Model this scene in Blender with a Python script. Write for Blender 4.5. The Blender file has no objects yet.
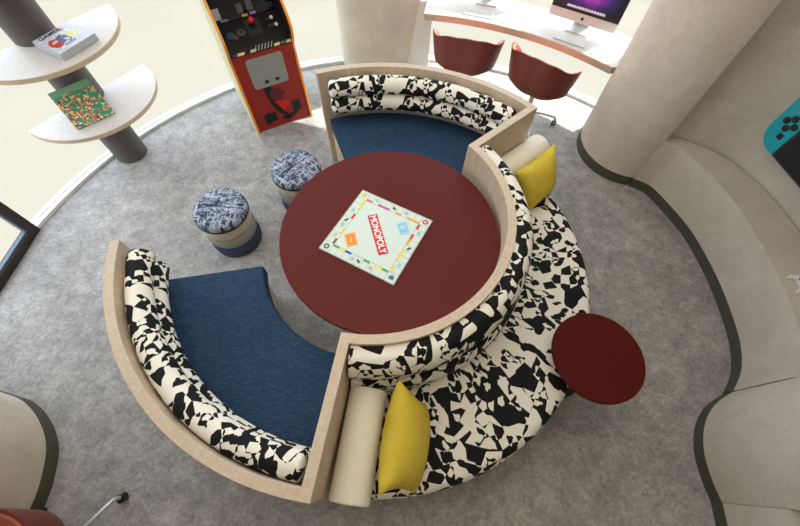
import bpy, bmesh, math, random
from mathutils import Vector, Matrix
PI = math.pi
C = bpy.context.scene.collection
sc = bpy.context.scene
random.seed(7)

# ------------------------------------------------------------------ camera
TILT, ROLL, FPX = .505, .038, 375.3
cd = bpy.data.cameras.new('camera'); cam = bpy.data.objects.new('camera', cd); C.objects.link(cam)
fwd = Vector((0, math.sin(TILT), -math.cos(TILT))); rt = Vector((1, 0, 0)); up = rt.cross(fwd)
cr, sr = math.cos(ROLL), math.sin(ROLL)
r2 = cr*rt + sr*up; u2 = -sr*rt + cr*up
M = Matrix((r2, u2, -fwd)).transposed().to_4x4(); M.translation = Vector((0, 0, 2.657))
cam.matrix_world = M
cd.sensor_width = 36; cd.lens = FPX/800*36; cd.clip_start = .02
sc.camera = cam

# ------------------------------------------------------------------ world, sun, added fill light, exposure
SKY_UP = (2.75, 3.15, 3.7); SKY_LOW = (.93, .905, .775)
w = bpy.data.worlds.new('world'); sc.world = w; w.use_nodes = True
nt = w.node_tree; nt.nodes.clear()
tc = nt.nodes.new('ShaderNodeTexCoord'); sx = nt.nodes.new('ShaderNodeSeparateXYZ')
mr = nt.nodes.new('ShaderNodeMapRange'); mr.inputs[1].default_value = 0.0; mr.inputs[2].default_value = .12
mx = nt.nodes.new('ShaderNodeMix'); mx.data_type = 'RGBA'
mx.inputs[6].default_value = (*SKY_LOW, 1); mx.inputs[7].default_value = (*SKY_UP, 1)
bg = nt.nodes.new('ShaderNodeBackground'); ow = nt.nodes.new('ShaderNodeOutputWorld')
L = nt.links.new
L(tc.outputs['Generated'], sx.inputs[0]); L(sx.outputs[2], mr.inputs[0]); L(mr.outputs[0], mx.inputs[0])
L(mx.outputs[2], bg.inputs[0]); L(bg.outputs[0], ow.inputs[0])

sd = bpy.data.lights.new('sun', 'SUN'); sd.energy = 9.0; sd.angle = math.radians(.6); sd.color = (1, .95, .87)
so = bpy.data.objects.new('sun', sd); C.objects.link(so)
EL = math.radians(55.5); toward = Vector((.84*math.cos(EL), .54*math.cos(EL), math.sin(EL)))
so.rotation_euler = toward.to_track_quat('Z', 'Y').to_euler(); so.location = (4, 6, 8)

def area(name, loc, sx_, sy_, e, col, rot=(0, 0, 0)):
    d = bpy.data.lights.new(name, 'AREA'); d.shape = 'RECTANGLE'; d.size = sx_; d.size_y = sy_; d.energy = e; d.color = col
    o = bpy.data.objects.new(name, d); C.objects.link(o); o.location = loc; o.rotation_euler = rot
    return o
area('ceiling_fill', (-.3, 1.2, 3.2), 3.2, 3.2, 54, (1, .935, .85))  # unseen fill light added under the ceiling to brighten the interior

sc.view_settings.view_transform = 'Standard'; sc.view_settings.look = 'None'
sc.view_settings.exposure = 0.0; sc.view_settings.gamma = 1; sc.view_settings.use_curve_mapping = False
sc.cycles.use_denoising = True
try: sc.cycles.denoiser = 'OPENIMAGEDENOISE'
except Exception: pass
sc.cycles.max_bounces = 8; sc.cycles.diffuse_bounces = 5; sc.cycles.transparent_max_bounces = 12
sc.cycles.sample_clamp_indirect = 6

# ------------------------------------------------------------------ materials
def lin(c):
    return tuple(((x/255)/12.92 if x/255 <= .04045 else ((x/255+.055)/1.055)**2.4) for x in c)
class NT:
    def __init__(s, name):
        s.m = bpy.data.materials.new(name); s.m.use_nodes = True; s.t = s.m.node_tree
        s.b = s.t.nodes['Principled BSDF']; s.out = s.t.nodes['Material Output']
    def n(s, kind, **kw):
        x = s.t.nodes.new('ShaderNode'+kind)
        for k, v in kw.items(): setattr(x, k, v)
        return x
    def l(s, a, b): s.t.links.new(a, b)
    def coord(s, which='Object', scale=(1, 1, 1), rot=(0, 0, 0)):
        t = s.n('TexCoord'); m = s.n('Mapping'); m.inputs['Scale'].default_value = scale; m.inputs['Rotation'].default_value = rot
        s.l(t.outputs[which], m.inputs[0]); return m.outputs[0]
    def noise(s, v, scale, detail=4, rough=.6, dist=0):
        x = s.n('TexNoise'); x.inputs['Scale'].default_value = scale; x.inputs['Detail'].default_value = detail
        x.inputs['Roughness'].default_value = rough; x.inputs['Distortion'].default_value = dist
        s.l(v, x.inputs['Vector']); return x
    def ramp(s, f, stops, interp='LINEAR'):
        x = s.n('ValToRGB'); x.color_ramp.interpolation = interp
        while len(x.color_ramp.elements) < len(stops): x.color_ramp.elements.new(.5)
        for e, (p, c) in zip(x.color_ramp.elements, stops):
            e.position = p; e.color = (*c, 1) if len(c) == 3 else c
        s.l(f, x.inputs[0]); return x.outputs[0]
    def mix(s, f, a, b, mode='MIX'):
        x = s.n('Mix', data_type='RGBA', blend_type=mode)
        for i, v in ((0, f), (6, a), (7, b)):
            if isinstance(v, (int, float)): x.inputs[i].default_value = v
            elif isinstance(v, tuple): x.inputs[i].default_value = (*v[:3], 1)
            else: s.l(v, x.inputs[i])
        return x.outputs[2]
    def math(s, op, a, b=0):
        x = s.n('Math', operation=op)
        for i, v in ((0, a), (1, b)):
            if isinstance(v, (int, float)): x.inputs[i].default_value = v
            else: s.l(v, x.inputs[i])
        return x.outputs[0]
    def bump(s, h, strength=.2, dist=.01):
        x = s.n('Bump'); x.inputs['Strength'].default_value = strength; x.inputs['Distance'].default_value = dist
        s.l(h, x.inputs['Height']); s.l(x.outputs[0], s.b.inputs['Normal'])
    def set(s, col=None, rough=.5, metal=0, spec=.5):
        if col is not None:
            if isinstance(col, tuple): s.b.inputs['Base Color'].default_value = (*col, 1)
            else: s.l(col, s.b.inputs['Base Color'])
        s.b.inputs['Roughness'].default_value = rough; s.b.inputs['Metallic'].default_value = metal
        s.b.inputs['Specular IOR Level'].default_value = spec
        return s.m
MATS = {}
def plain(name, rgb, rough=.5, metal=0, spec=.5, var=.06):
    if name in MATS: return MATS[name]
    m = NT(name); c = lin(rgb)
    n = m.noise(m.coord(), 40, 2)
    col = m.mix(n.outputs[0], tuple(x*(1-var) for x in c), tuple(min(1, x*(1+var)) for x in c))
    MATS[name] = m.set(col, rough, metal, spec); return MATS[name]

def mk_floor():
    m = NT('concrete_floor'); v = m.coord()
    a = m.noise(v, 1.8, 8, .7); b = m.noise(v, 9, 12, .82); c = m.noise(v, 42, 8, .85)
    base = m.ramp(a.outputs[0], [(.3, lin((138, 135, 130))), (.7, lin((171, 167, 161)))])
    base = m.mix(.8, base, m.ramp(b.outputs[0], [(.36, (.30, .30, .30)), (.5, (.5, .5, .5)), (.64, (.72, .72, .72))]), 'OVERLAY')
    base = m.mix(.8, base, m.ramp(c.outputs[0], [(.36, (.3, .3, .3)), (.64, (.7, .7, .7))]), 'OVERLAY')
    m.bump(c.outputs[0], .1, .004)
    return m.set(base, .62, 0, .3)
def mk_plaster(name, c0, c1):
    m = NT(name); v = m.coord()
    a = m.noise(v, 5, 8, .7, .4); b = m.noise(v, 45, 5, .7)
    col = m.ramp(a.outputs[0], [(.3, lin(c0)), (.7, lin(c1))])
    col = m.mix(.3, col, m.ramp(b.outputs[0], [(.3, (.38, .38, .38)), (.7, (.62, .62, .62))]), 'OVERLAY')
    m.bump(b.outputs[0], .12, .004)
    return m.set(col, .85, 0, .2)
def mk_wood(name, c0, c1, rough=.5, sc_=(14, 14, 1.2)):
    m = NT(name); v = m.coord('Object', sc_)
    a = m.noise(v, 3.2, 6, .65, .5); b = m.noise(v, 22, 3, .6)
    col = m.ramp(a.outputs[0], [(.3, lin(c0)), (.7, lin(c1))])
    col = m.mix(.3, col, m.ramp(b.outputs[0], [(.3, (.4, .4, .4)), (.7, (.6, .6, .6))]), 'OVERLAY')
    return m.set(col, rough, 0, .35)
def mk_shards(nm='black_and_cream_shard_fabric', K=1.15, TH=.5):
    m = NT(nm); t = m.n('TexCoord')
    def cells(scale, rot, thr, dist, metric='EUCLIDEAN', soft=.0):
        mp = m.n('Mapping'); mp.inputs['Scale'].default_value = tuple(q*K for q in scale); mp.inputs['Rotation'].default_value = (0, 0, rot)
        mp.inputs['Location'].default_value = (rot*3, rot*5, 0)
        m.l(t.outputs['UV'], mp.inputs[0])
        vo = m.n('TexVoronoi', voronoi_dimensions='2D', distance=metric); vo.inputs['Scale'].default_value = 1
        vo.inputs['Randomness'].default_value = 1
        m.l(mp.outputs[0], vo.inputs['Vector'])
        sp = m.n('SeparateColor'); m.l(vo.outputs['Color'], sp.inputs[0])
        return m.math('GREATER_THAN', sp.outputs[0], thr), vo
    a, va = cells((10, 15, 1), .5, TH, 0)
    b, vb = cells((14, 9, 1), 1.25, .78, 0, 'CHEBYCHEV')
    c, vc = cells((26, 18, 1), .2, .87, 0, 'CHEBYCHEV')
    x = m.math('ABSOLUTE', m.math('SUBTRACT', a, b)); x = m.math('ABSOLUTE', m.math('SUBTRACT', x, c))
    wv = m.n('TexWave'); wv.inputs['Scale'].default_value = 90; mp = m.n('Mapping'); m.l(t.outputs['UV'], mp.inputs[0]); m.l(mp.outputs[0], wv.inputs['Vector'])
    cream = m.mix(wv.outputs['Fac'], lin((228, 223, 206)), lin((240, 236, 221)))
    col = m.mix(x, cream, lin((16, 17, 18)))
    return m.set(col, .75, 0, .25)
def mk_denim():
    m = NT('blue_woven_fabric'); v = m.coord('Object', (1.4, 9, 1), (0, 0, -.6))
    a = m.noise(v, 22, 5, .7); b = m.noise(m.coord(), 5, 4, .6); c = m.noise(m.coord('Object', (90, 14, 1), (0, 0, -.6)), 3, 3, .6)
    col = m.ramp(a.outputs[0], [(.25, lin((28, 46, 68))), (.55, lin((46, 71, 97))), (.85, lin((86, 108, 132)))])
    col = m.mix(.3, col, m.ramp(b.outputs[0], [(.3, (.4, .4, .4)), (.7, (.6, .6, .6))]), 'OVERLAY')
    m.bump(a.outputs[0], .2, .004)
    return m.set(col, .9, 0, .15)
def mk_scratch():
    m = NT('navy_and_white_hatched_fabric')
    outs = []
    for (s, r, lo, hi) in (((60, 9, 1), .6, .49, .56), ((10, 60, 1), .75, .50, .56), ((34, 26, 1), .6, .56, .62)):
        mp = m.coord('Object', s, (0, 0, r)); n = m.noise(mp, 1.0, 3, .6)
        outs.append(m.ramp(n.outputs[0], [(lo, (0, 0, 0)), (hi, (1, 1, 1))]))
    x = m.mix(1.0, outs[0], outs[1], 'LIGHTEN'); x = m.mix(1.0, x, outs[2], 'DIFFERENCE')
    n = m.noise(m.coord(), 12, 3)
    light = m.mix(n.outputs[0], lin((128, 142, 164)), lin((214, 217, 220)))
    f2 = m.noise(m.coord('Object', (1, 1, 1)), 60, 4, .8)
    light = m.mix(m.ramp(f2.outputs[0], [(.40, (0, 0, 0)), (.52, (1, 1, 1))]), lin((110, 124, 146)), light)
    col = m.mix(x, lin((46, 60, 82)), light)
    return m.set(col, .9, 0, .15)
def mk_yellow():
    m = NT('mustard_cotton'); v = m.coord(); n = m.noise(v, 9, 3); f = m.noise(m.coord('Object', (1, 1, 1)), 240, 2)
    col = m.ramp(n.outputs[0], [(.3, lin((202, 174, 54))), (.7, lin((216, 192, 74)))])
    m.bump(f.outputs[0], .25, .003)
    return m.set(col, .8, 0, .2)
def mk_glass():
    m = NT('clear_glass'); m.t.nodes.remove(m.b)
    tr = m.n('BsdfTransparent'); tr.inputs[0].default_value = (1, 1, 1, 1)
    gl = m.n('BsdfGlossy'); gl.inputs['Roughness'].default_value = .02
    mx = m.n('MixShader'); mx.inputs[0].default_value = .02; m.l(tr.outputs[0], mx.inputs[1]); m.l(gl.outputs[0], mx.inputs[2])
    m.l(mx.outputs[0], m.out.inputs[0]); return m.m
def mk_screen():
    m = NT('nebula_desktop_screen'); v = m.coord('UV'); t = m.n('TexCoord')
    n = m.noise(m.coord('UV', (1.6, 1.1, 1), (0, 0, .5)), 2.6, 6, .62, 1.2)
    sp = m.n('SeparateXYZ'); m.l(t.outputs['UV'], sp.inputs[0])
    dx = m.math('SUBTRACT', sp.outputs[0], .5); dy = m.math('SUBTRACT', sp.outputs[1], .42)
    r = m.math('SQRT', m.math('ADD', m.math('MULTIPLY', dx, dx), m.math('MULTIPLY', dy, dy)))
    glow = m.math('SUBTRACT', 1.05, m.math('MULTIPLY', r, 2.1))
    f = m.math('MULTIPLY', glow, m.math('ADD', n.outputs[0], .3))
    col = m.ramp(f, [(.05, lin((10, 10, 38))), (.3, lin((52, 26, 104))), (.52, lin((140, 40, 150))), (.75, lin((205, 100, 200))), (.95, lin((250, 215, 250)))])
    m.set((0.01, .01, .012), .25); m.l(col, m.b.inputs['Emission Color']); m.b.inputs['Emission Strength'].default_value = .9
    return m.m
def mk_crowd():   # printed crowd scene on the lower box
    m = NT('crowd_scene_print'); t = m.n('TexCoord'); sp = m.n('SeparateXYZ'); m.l(t.outputs['UV'], sp.inputs[0])
    vo = m.n('TexVoronoi', voronoi_dimensions='2D'); vo.inputs['Scale'].default_value = 24; m.l(t.outputs['UV'], vo.inputs['Vector'])
    s2 = m.n('SeparateColor'); m.l(vo.outputs['Color'], s2.inputs[0])
    bits = m.ramp(s2.outputs[0], [(0, lin((200, 110, 50))), (.25, lin((236, 205, 150))), (.45, lin((110, 70, 45))), (.62, lin((30, 140, 110))), (.8, lin((230, 150, 70))), (.92, lin((245, 235, 215)))], 'CONSTANT')
    n = m.noise(m.coord('UV', (2.2, 6, 1), (0, 0, .35)), 1.4, 3)
    band = m.ramp(n.outputs[0], [(.50, (0, 0, 0)), (.54, (1, 1, 1))])
    col = m.mix(band, bits, lin((34, 150, 118)))
    top = m.ramp(sp.outputs[1], [(.80, (0, 0, 0)), (.88, (1, 1, 1))])
    col = m.mix(top, col, lin((120, 175, 140)))
    return m.set(col, .45)
def mk_mrbox():
    m = NT('cartoon_box_lid_print'); t = m.n('TexCoord'); sp = m.n('SeparateXYZ'); m.l(t.outputs['UV'], sp.inputs[0])
    col = lin((205, 210, 216))
    n = m.noise(m.coord('UV'), 9, 2, .5, .8)
    for (cx, cy, rx, ry, c) in ((.24, .42, .17, .26, (205, 62, 52)), (.47, .45, .16, .26, (84, 90, 130)), (.74, .5, .17, .2, (226, 214, 110)), (.66, .86, .09, .1, (206, 120, 160)), (.5, .2, .25, .05, (120, 124, 134))):
        dx = m.math('DIVIDE', m.math('SUBTRACT', sp.outputs[0], cx), rx); dy = m.math('DIVIDE', m.math('SUBTRACT', sp.outputs[1], cy), ry)
        r = m.math('ADD', m.math('ADD', m.math('MULTIPLY', dx, dx), m.math('MULTIPLY', dy, dy)), m.math('MULTIPLY', n.outputs[0], .9))
        col = m.mix(m.math('LESS_THAN', r, 1.25), col, lin(c))
    vo = m.n('TexVoronoi', voronoi_dimensions='2D'); vo.inputs['Scale'].default_value = 13; m.l(t.outputs['UV'], vo.inputs['Vector'])
    s2 = m.n('SeparateColor'); m.l(vo.outputs['Color'], s2.inputs[0])
    col = m.mix(m.math('MULTIPLY', m.math('GREATER_THAN', s2.outputs[0], .84), .75), col, lin((235, 235, 238)))
    return m.set(col, .4)

FLOOR = mk_floor()
PLAST = mk_plaster('beige_plaster', (194, 183, 168), (212, 202, 187))
PLASTR = mk_plaster('beige_plaster_of_bench_wall', (186, 178, 165), (204, 197, 184))
WHITE = plain('white_paint', (225, 224, 220), .6)
KICK = plain('olive_kick_board', (74, 72, 58), .7)
WOOD = mk_wood('pale_oak', (190, 170, 145), (208, 190, 166))
WOODF = mk_wood('pale_oak_edge', (200, 178, 150), (214, 194, 168))
SHARD = mk_shards(); SHARD2 = mk_shards('black_and_cream_roll_fabric', 1.3, .54); DENIM = mk_denim(); SCR = mk_scratch(); YEL = mk_yellow(); GLASS = mk_glass(); SCREEN = mk_screen()
CREAM = plain('cream_bolster_fabric', (240, 234, 213), .8, var=.03)
MAROON = plain('maroon_laminate', (90, 31, 25), .5, spec=.15, var=.03)
MAROON2 = plain('dark_maroon_laminate', (80, 18, 13), .6, spec=.12, var=.03)
TERRA = plain('terracotta_leather', (106, 40, 28), .5, var=.05)
TERRAI = plain('terracotta_lining', (205, 128, 102), .6, var=.05)
CHROME = plain('brushed_steel', (206, 206, 202), .4, .6)
BLACK = plain('black_plastic', (18, 18, 18), .45)
POLE = plain('dark_taupe_metal', (92, 84, 80), .5)
FRAMEM = plain('dark_bronze_frame', (42, 34, 28), .5)
SHELFT = mk_wood('whitewashed_shelf', (205, 196, 186), (220, 213, 204), .45)
DESKT = mk_wood('white_ash_desk', (212, 205, 196), (224, 219, 211), .4)
ORANGE = plain('orange_edge_trim', (240, 148, 40), .5)
REDP = plain('red_arcade_panel', (142, 32, 16), .5)
PALEY = plain('pale_yellow_cabinet_side', (206, 205, 158), .5)
GREYP = plain('grey_coin_plate', (140, 142, 136), .45)
SILVER = plain('silver_aluminium', (206, 206, 204), .35, .3)

# ------------------------------------------------------------------ mesh helpers
class MB:
    def __init__(s): s.v = []; s.f = []; s.uv = []; s.mi = []; s.m = 0
    def face(s, idx, uv=None): s.f.append(tuple(idx)); s.uv.append(uv); s.mi.append(s.m)
    def add(s, verts, faces, uvs=None, X=None):
        o = len(s.v); s.v += [tuple((X @ Vector(p)) if X else p) for p in verts]
        for k, f in enumerate(faces): s.face([i+o for i in f], uvs[k] if uvs else None)
        return s
    def box(s, c, d, X=None):
        x, y, z = c; a, b, e = d[0]/2, d[1]/2, d[2]/2
        vs = [(x+i*a, y+j*b, z+k*e) for k in (-1, 1) for j in (-1, 1) for i in (-1, 1)]
        return s.add(vs, [(0, 2, 3, 1), (4, 5, 7, 6), (0, 1, 5, 4), (2, 6, 7, 3), (0, 4, 6, 2), (1, 3, 7, 5)], None, X)
    def prism(s, poly, z0, z1, X=None, uvface=False):
        n = len(poly); A = sum(poly[i][0]*poly[(i+1) % n][1]-poly[(i+1) % n][0]*poly[i][1] for i in range(n))
        if A < 0: poly = poly[::-1]
        vs = [(x, y, z0) for x, y in poly]+[(x, y, z1) for x, y in poly]
        fs = [tuple(range(n))[::-1], tuple(range(n, 2*n))]+[(i, (i+1) % n, n+(i+1) % n, n+i) for i in range(n)]
        return s.add(vs, fs, None, X)
    def lathe(s, prof, c=(0, 0, 0), n=48, X=None):
        vs = []; fs = []; idx = []
        for (r, z) in prof:
            if r < 1e-6: idx.append([len(vs)]*n); vs.append((c[0], c[1], c[2]+z))
            else:
                b = len(vs); idx.append(list(range(b, b+n)))
                vs += [(c[0]+r*math.cos(2*PI*i/n), c[1]+r*math.sin(2*PI*i/n), c[2]+z) for i in range(n)]
        for a, b in zip(idx, idx[1:]):
            for i in range(n):
                j = (i+1) % n; q = [a[i], a[j], b[j], b[i]]; q = list(dict.fromkeys(q))
                if len(q) > 2: fs.append(tuple(q))
        return s.add(vs, fs, None, X)
    def tube(s, pts, r, n=10, cap=True):
        pts = [Vector(p) for p in pts]; rs = r if isinstance(r, (list, tuple)) else [r]*len(pts)
        vs = []; prev = None
        for i, p in enumerate(pts):
            t = (pts[min(i+1, len(pts)-1)]-pts[max(i-1, 0)]).normalized()
            a = (prev - t*prev.dot(t)).normalized() if prev is not None and (prev - t*prev.dot(t)).length > 1e-4 else t.orthogonal().normalized()
            prev = a; b = t.cross(a)
            vs += [tuple(p+rs[i]*(math.cos(2*PI*k/n)*a+math.sin(2*PI*k/n)*b)) for k in range(n)]
        fs = [(i*n+k, i*n+(k+1) % n, (i+1)*n+(k+1) % n, (i+1)*n+k) for i in range(len(pts)-1) for k in range(n)]
        if cap: fs += [tuple(range(n))[::-1], tuple(range((len(pts)-1)*n, len(pts)*n))]
        return s.add(vs, fs)
    def sweep(s, prof, c, a0, a1, n=64, closed=True, cap=True, endround=0):
        """profile (r, z) swept around c from a0 to a1 degrees; uv in metres"""
        m = len(prof); vs = []; fs = []; uv = []
        rm = sum(p[0] for p in prof)/m; zm = sum(p[1] for p in prof)/m
        L_ = [0]
        for i in range(m): L_.append(L_[-1]+math.hypot(prof[(i+1) % m][0]-prof[i][0], prof[(i+1) % m][1]-prof[i][1]))
        stations = [(a0+(a1-a0)*i/n, 1.0) for i in range(n+1)]
        if endround:
            d = math.degrees(endround/rm); sg = 1 if a1 > a0 else -1; ks = 6
            st = [(a0+sg*d*(1-math.cos(PI/2*k/ks)), max(.02, math.sin(PI/2*k/ks))) for k in range(ks)]
            en = [(a1-sg*d*(1-math.cos(PI/2*k/ks)), max(.02, math.sin(PI/2*k/ks))) for k in range(ks)][::-1]
            stations = st+[(a0+sg*d+(a1-a0-2*sg*d)*i/n, 1.0) for i in range(n+1)]+en
        for a, sc_ in stations:
            t = math.radians(a)
            for r, z in prof:
                rr = rm+(r-rm)*sc_; zz = zm+(z-zm)*sc_
                vs.append((c[0]+rr*math.cos(t), c[1]+rr*math.sin(t), zz))
        for i in range(len(stations)-1):
            u0, u1 = math.radians(stations[i][0])*rm, math.radians(stations[i+1][0])*rm
            for k in range(m if closed else m-1):
                j = (k+1) % m
                fs.append((i*m+k, (i+1)*m+k, (i+1)*m+j, i*m+j)); uv.append([(u0, L_[k]), (u1, L_[k]), (u1, L_[k+1]), (u0, L_[k+1])])
        if cap:
            e = (len(stations)-1)*m
            fs += [tuple(range(m)), tuple(range(e, e+m))[::-1]]; uv += [[(p[0], p[1]) for p in prof], [(p[0], p[1]) for p in prof][::-1]]
        return s.add(vs, fs, uv)
    def strip(s, path, t, z0, z1, closed=False, side=0):
        """wall of thickness t along a 2-D path. side 0 centred, +1 left, -1 right"""
        n = len(path); P = [Vector(p) for p in path]; L0 = []; R0 = []
        for i in range(n):
            a = (P[i]-P[i-1]).normalized() if i else (P[1]-P[0]).normalized()
            b = (P[i+1]-P[i]).normalized() if i < n-1 else a
            na = Vector((-a.y, a.x)); nb = Vector((-b.y, b.x)); mm = (na+nb).normalized(); k = 1/max(.35, mm.dot(na))
            l, r = {0: (t/2, t/2), 1: (t, 0), -1: (0, t)}[side]
            L0.append(P[i]+mm*l*k); R0.append(P[i]-mm*r*k)
        vs = [(q.x, q.y, z) for z in (z0, z1) for q in L0]+[(q.x, q.y, z) for z in (z0, z1) for q in R0]
        def id_(sd_, top, i): return sd_*2*n+top*n+i
        fs = []
        for i in range(n-1):
            fs += [(id_(0, 0, i+1), id_(0, 0, i), id_(0, 1, i), id_(0, 1, i+1)), (id_(1, 0, i), id_(1, 0, i+1), id_(1, 1, i+1), id_(1, 1, i)),
                   (id_(0, 1, i), id_(1, 1, i), id_(1, 1, i+1), id_(0, 1, i+1)), (id_(0, 0, i+1), id_(1, 0, i+1), id_(1, 0, i), id_(0, 0, i))]
        fs += [(id_(0, 0, 0), id_(1, 0, 0), id_(1, 1, 0), id_(0, 1, 0)), (id_(1, 0, n-1), id_(0, 0, n-1), id_(0, 1, n-1), id_(1, 1, n-1))]
        return s.add(vs, fs)
    def build(s, name, mats, parent=None, smooth=None, bevel=0, sub=0, recalc=True):
        me = bpy.data.meshes.new(name); me.from_pydata(s.v, [], s.f)
        if any(u for u in s.uv):
            ul = me.uv_layers.new(name='UVMap')
            for p, u in zip(me.polygons, s.uv):
                if u:
                    for li, c in zip(p.loop_indices, u): ul.data[li].uv = c
        for m in (mats if isinstance(mats, (list, tuple)) else [mats]): me.materials.append(m)
        for p, i in zip(me.polygons, s.mi): p.material_index = i
        if recalc:
            bm = bmesh.new(); bm.from_mesh(me); bmesh.ops.recalc_face_normals(bm, faces=bm.faces[:]); bm.to_mesh(me); bm.free()
        if smooth is not None:
            for p in me.polygons: p.use_smooth = True
            me.set_sharp_from_angle(angle=math.radians(smooth))
        o = bpy.data.objects.new(name, me); C.objects.link(o)
        if parent: o.parent = parent
        if bevel:
            b = o.modifiers.new('bevel', 'BEVEL'); b.width = bevel; b.segments = 2; b.limit_method = 'ANGLE'; b.angle_limit = math.radians(40)
        if sub:
            b = o.modifiers.new('sub', 'SUBSURF'); b.levels = sub; b.render_levels = sub
        return o
def tag(o, label=None, cat=None, group=None, kind=None):
    if label: o['label'] = label
    if cat: o['category'] = cat
    if group: o['group'] = group
    if kind: o['kind'] = kind
    return o
def thing(name, label, cat, loc=(0, 0, 0), rz=0, group=None):
    o = bpy.data.objects.new(name, None); o.empty_display_size = .1; C.objects.link(o); o.location = loc; o.rotation_euler = (0, 0, rz)
    return tag(o, label, cat, group)
def struct(o, label=None):
    o['kind'] = 'structure'
    if label: o['label'] = label
    return o
def dup(root, loc, rz, label=None):
    r = root.copy(); C.objects.link(r); r.location = loc; r.rotation_euler = (0, 0, rz)
    if label: r['label'] = label
    for ch in list(root.children):
        c = ch.copy(); C.objects.link(c); c.parent = r
        for g in ch.children:
            d = g.copy(); C.objects.link(d); d.parent = c
    return r
def arc(c, r, a0, a1, n=24):
    return [(c[0]+r*math.cos(math.radians(a0+(a1-a0)*i/n)), c[1]+r*math.sin(math.radians(a0+(a1-a0)*i/n))) for i in range(n+1)]
def rrect(x0, x1, z0, z1, r, n=5):
    pts = []
    for cx, cz, a in ((x1-r, z1-r, 0), (x0+r, z1-r, 90), (x0+r, z0+r, 180), (x1-r, z0+r, 270)):
        for i in range(n+1):
            t = math.radians(a+90*i/n); pts.append((cx+r*math.cos(t), cz+r*math.sin(t)))
    return pts
def catmull(P, n=6, closed=False):
    out = []; m = len(P)
    for i in range(m-1):
        p0 = P[max(i-1, 0)]; p1 = P[i]; p2 = P[i+1]; p3 = P[min(i+2, m-1)]
        for k in range(n):
            t = k/n
            out.append(tuple(.5*((2*p1[j])+(-p0[j]+p2[j])*t+(2*p0[j]-5*p1[j]+4*p2[j]-p3[j])*t*t+(-p0[j]+3*p1[j]-3*p2[j]+p3[j])*t**3) for j in range(len(p1))))
    out.append(tuple(P[-1])); return out
def text_mesh(name, body, size, mat, parent, X, align='CENTER', ext=.0004, bold=0, sx=1):
    cu = bpy.data.curves.new('tmp', 'FONT'); cu.body = body; cu.size = size; cu.align_x = align; cu.align_y = 'CENTER'; cu.extrude = ext; cu.offset = bold
    t = bpy.data.objects.new('tmp', cu); C.objects.link(t)
    bpy.context.view_layer.update()
    me = bpy.data.meshes.new_from_object(t.evaluated_get(bpy.context.evaluated_depsgraph_get()))
    bpy.data.objects.remove(t); me.name = name; me.materials.clear(); me.materials.append(mat)
    for v in me.vertices: v.co.x *= sx
    me.transform(X)
    o = bpy.data.objects.new(name, me); C.objects.link(o); o.parent = parent
    return o

# ------------------------------------------------------------------ room shell
WC = (.036, 1.023); WR = 3.116; CEIL = 3.28
def wp(r, a): return (WC[0]+r*math.cos(math.radians(a)), WC[1]+r*math.sin(math.radians(a)))
b = MB(); b.prism(arc(WC, WR+.085, 0, 360, 120)[:-1], -.12, 0); struct(b.build('floor', FLOOR), 'mottled grey concrete floor')
b = MB(); b.prism(arc(WC, WR+.16, 0, 360, 120)[:-1], CEIL, CEIL+.1); struct(b.build('ceiling', WHITE), 'plain pale ceiling')
# curved window from the right column round to the door
A0, A1 = 30, 168.2
b = MB(); b.sweep(rrect(WR+.02, WR+.034, .03, 3.12, .003, 1), WC, A0, A1, 90)
win = struct(b.build('window_1', GLASS, smooth=30), 'tall curved glass window round the back of the room')
b = MB(); b.sweep([(WR, 0), (WR+.09, 0), (WR+.09, .03), (WR+.055, .03), (WR+.055, .018), (WR+.04, .018), (WR+.04, .03), (WR, .03)], WC, A0, A1, 90)
b.build('window_track', WHITE, win, smooth=30)
b = MB(); b.strip(arc(WC, WR+.06, 30, 191, 80), .16, 3.12, CEIL); struct(b.build('wall_back', PLAST, smooth=30), 'pale band of wall above the curved window')
# closing walls
b = MB(); b.strip(arc(WC, WR+.06, 191, 390, 100), .14, 0, CEIL); struct(b.build('wall_front', PLAST, smooth=30))

# glazed door, straight, at the left
d = thing('door_1', 'dark bronze framed glass door at the left edge', 'door', (-3.0, 1.66, 0), math.radians(-92)); d['kind'] = 'structure'
fr = MB(); W_, H_, T_ = 1.15, 2.45, .07
fr.box((T_/2, -.035, H_/2), (T_, .07, H_)); fr.box((W_-T_/2, -.035, H_/2), (T_, .07, H_))
fr.box((W_/2, -.035, T_/2), (W_-2*T_, .07, T_)); fr.box((W_/2, -.035, H_-T_/2), (W_-2*T_, .07, T_))
fr.build('door_frame', FRAMEM, d, bevel=.003)
g = MB(); g.box((W_/2, -.045, H_/2), (W_-2*T_+.01, .01, H_-2*T_+.01)); g.build('door_glass', GLASS, d)
g = MB(); I = T_+.012  # slate blue strips, reflection in the frame's reveal put in as colour
g.box((T_+.006, -.03, H_/2), (.012, .03, H_-2*T_)); g.box((W_-T_-.006, -.03, H_/2), (.012, .03, H_-2*T_))
g.box((W_/2, -.03, T_+.006), (W_-2*T_-.024, .03, .012)); g.build('reveal_reflection', plain('slate_blue_reflection', (96, 112, 128), .5), d)

# right-hand column next to the desk
def column(name, poly, z1, label, base=None):
    b = MB(); b.prism(poly, .1, z1); o = struct(b.build(name, PLAST, smooth=35), label)
    return o
CR = (2.14, 2.82); ang = lambda a, r=.44: (CR[0]+r*math.cos(math.radians(a)), CR[1]+r*math.sin(math.radians(a)))
colr = [ang(a) for a in range(60, 262, 6)]+[ang(263.5), (2.13, 2.56), (2.6, 2.6), (2.8, 2.9)]
column('wall_right_column', colr, CEIL, 'wide round beige column between the desk and the built-in bench')
b = MB(); b.strip([ang(a, .432) for a in range(110, 263, 6)], .018, 0, .1, side=0); struct(b.build('baseboard_right', KICK, smooth=40), 'dark skirting round the right column')
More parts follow.
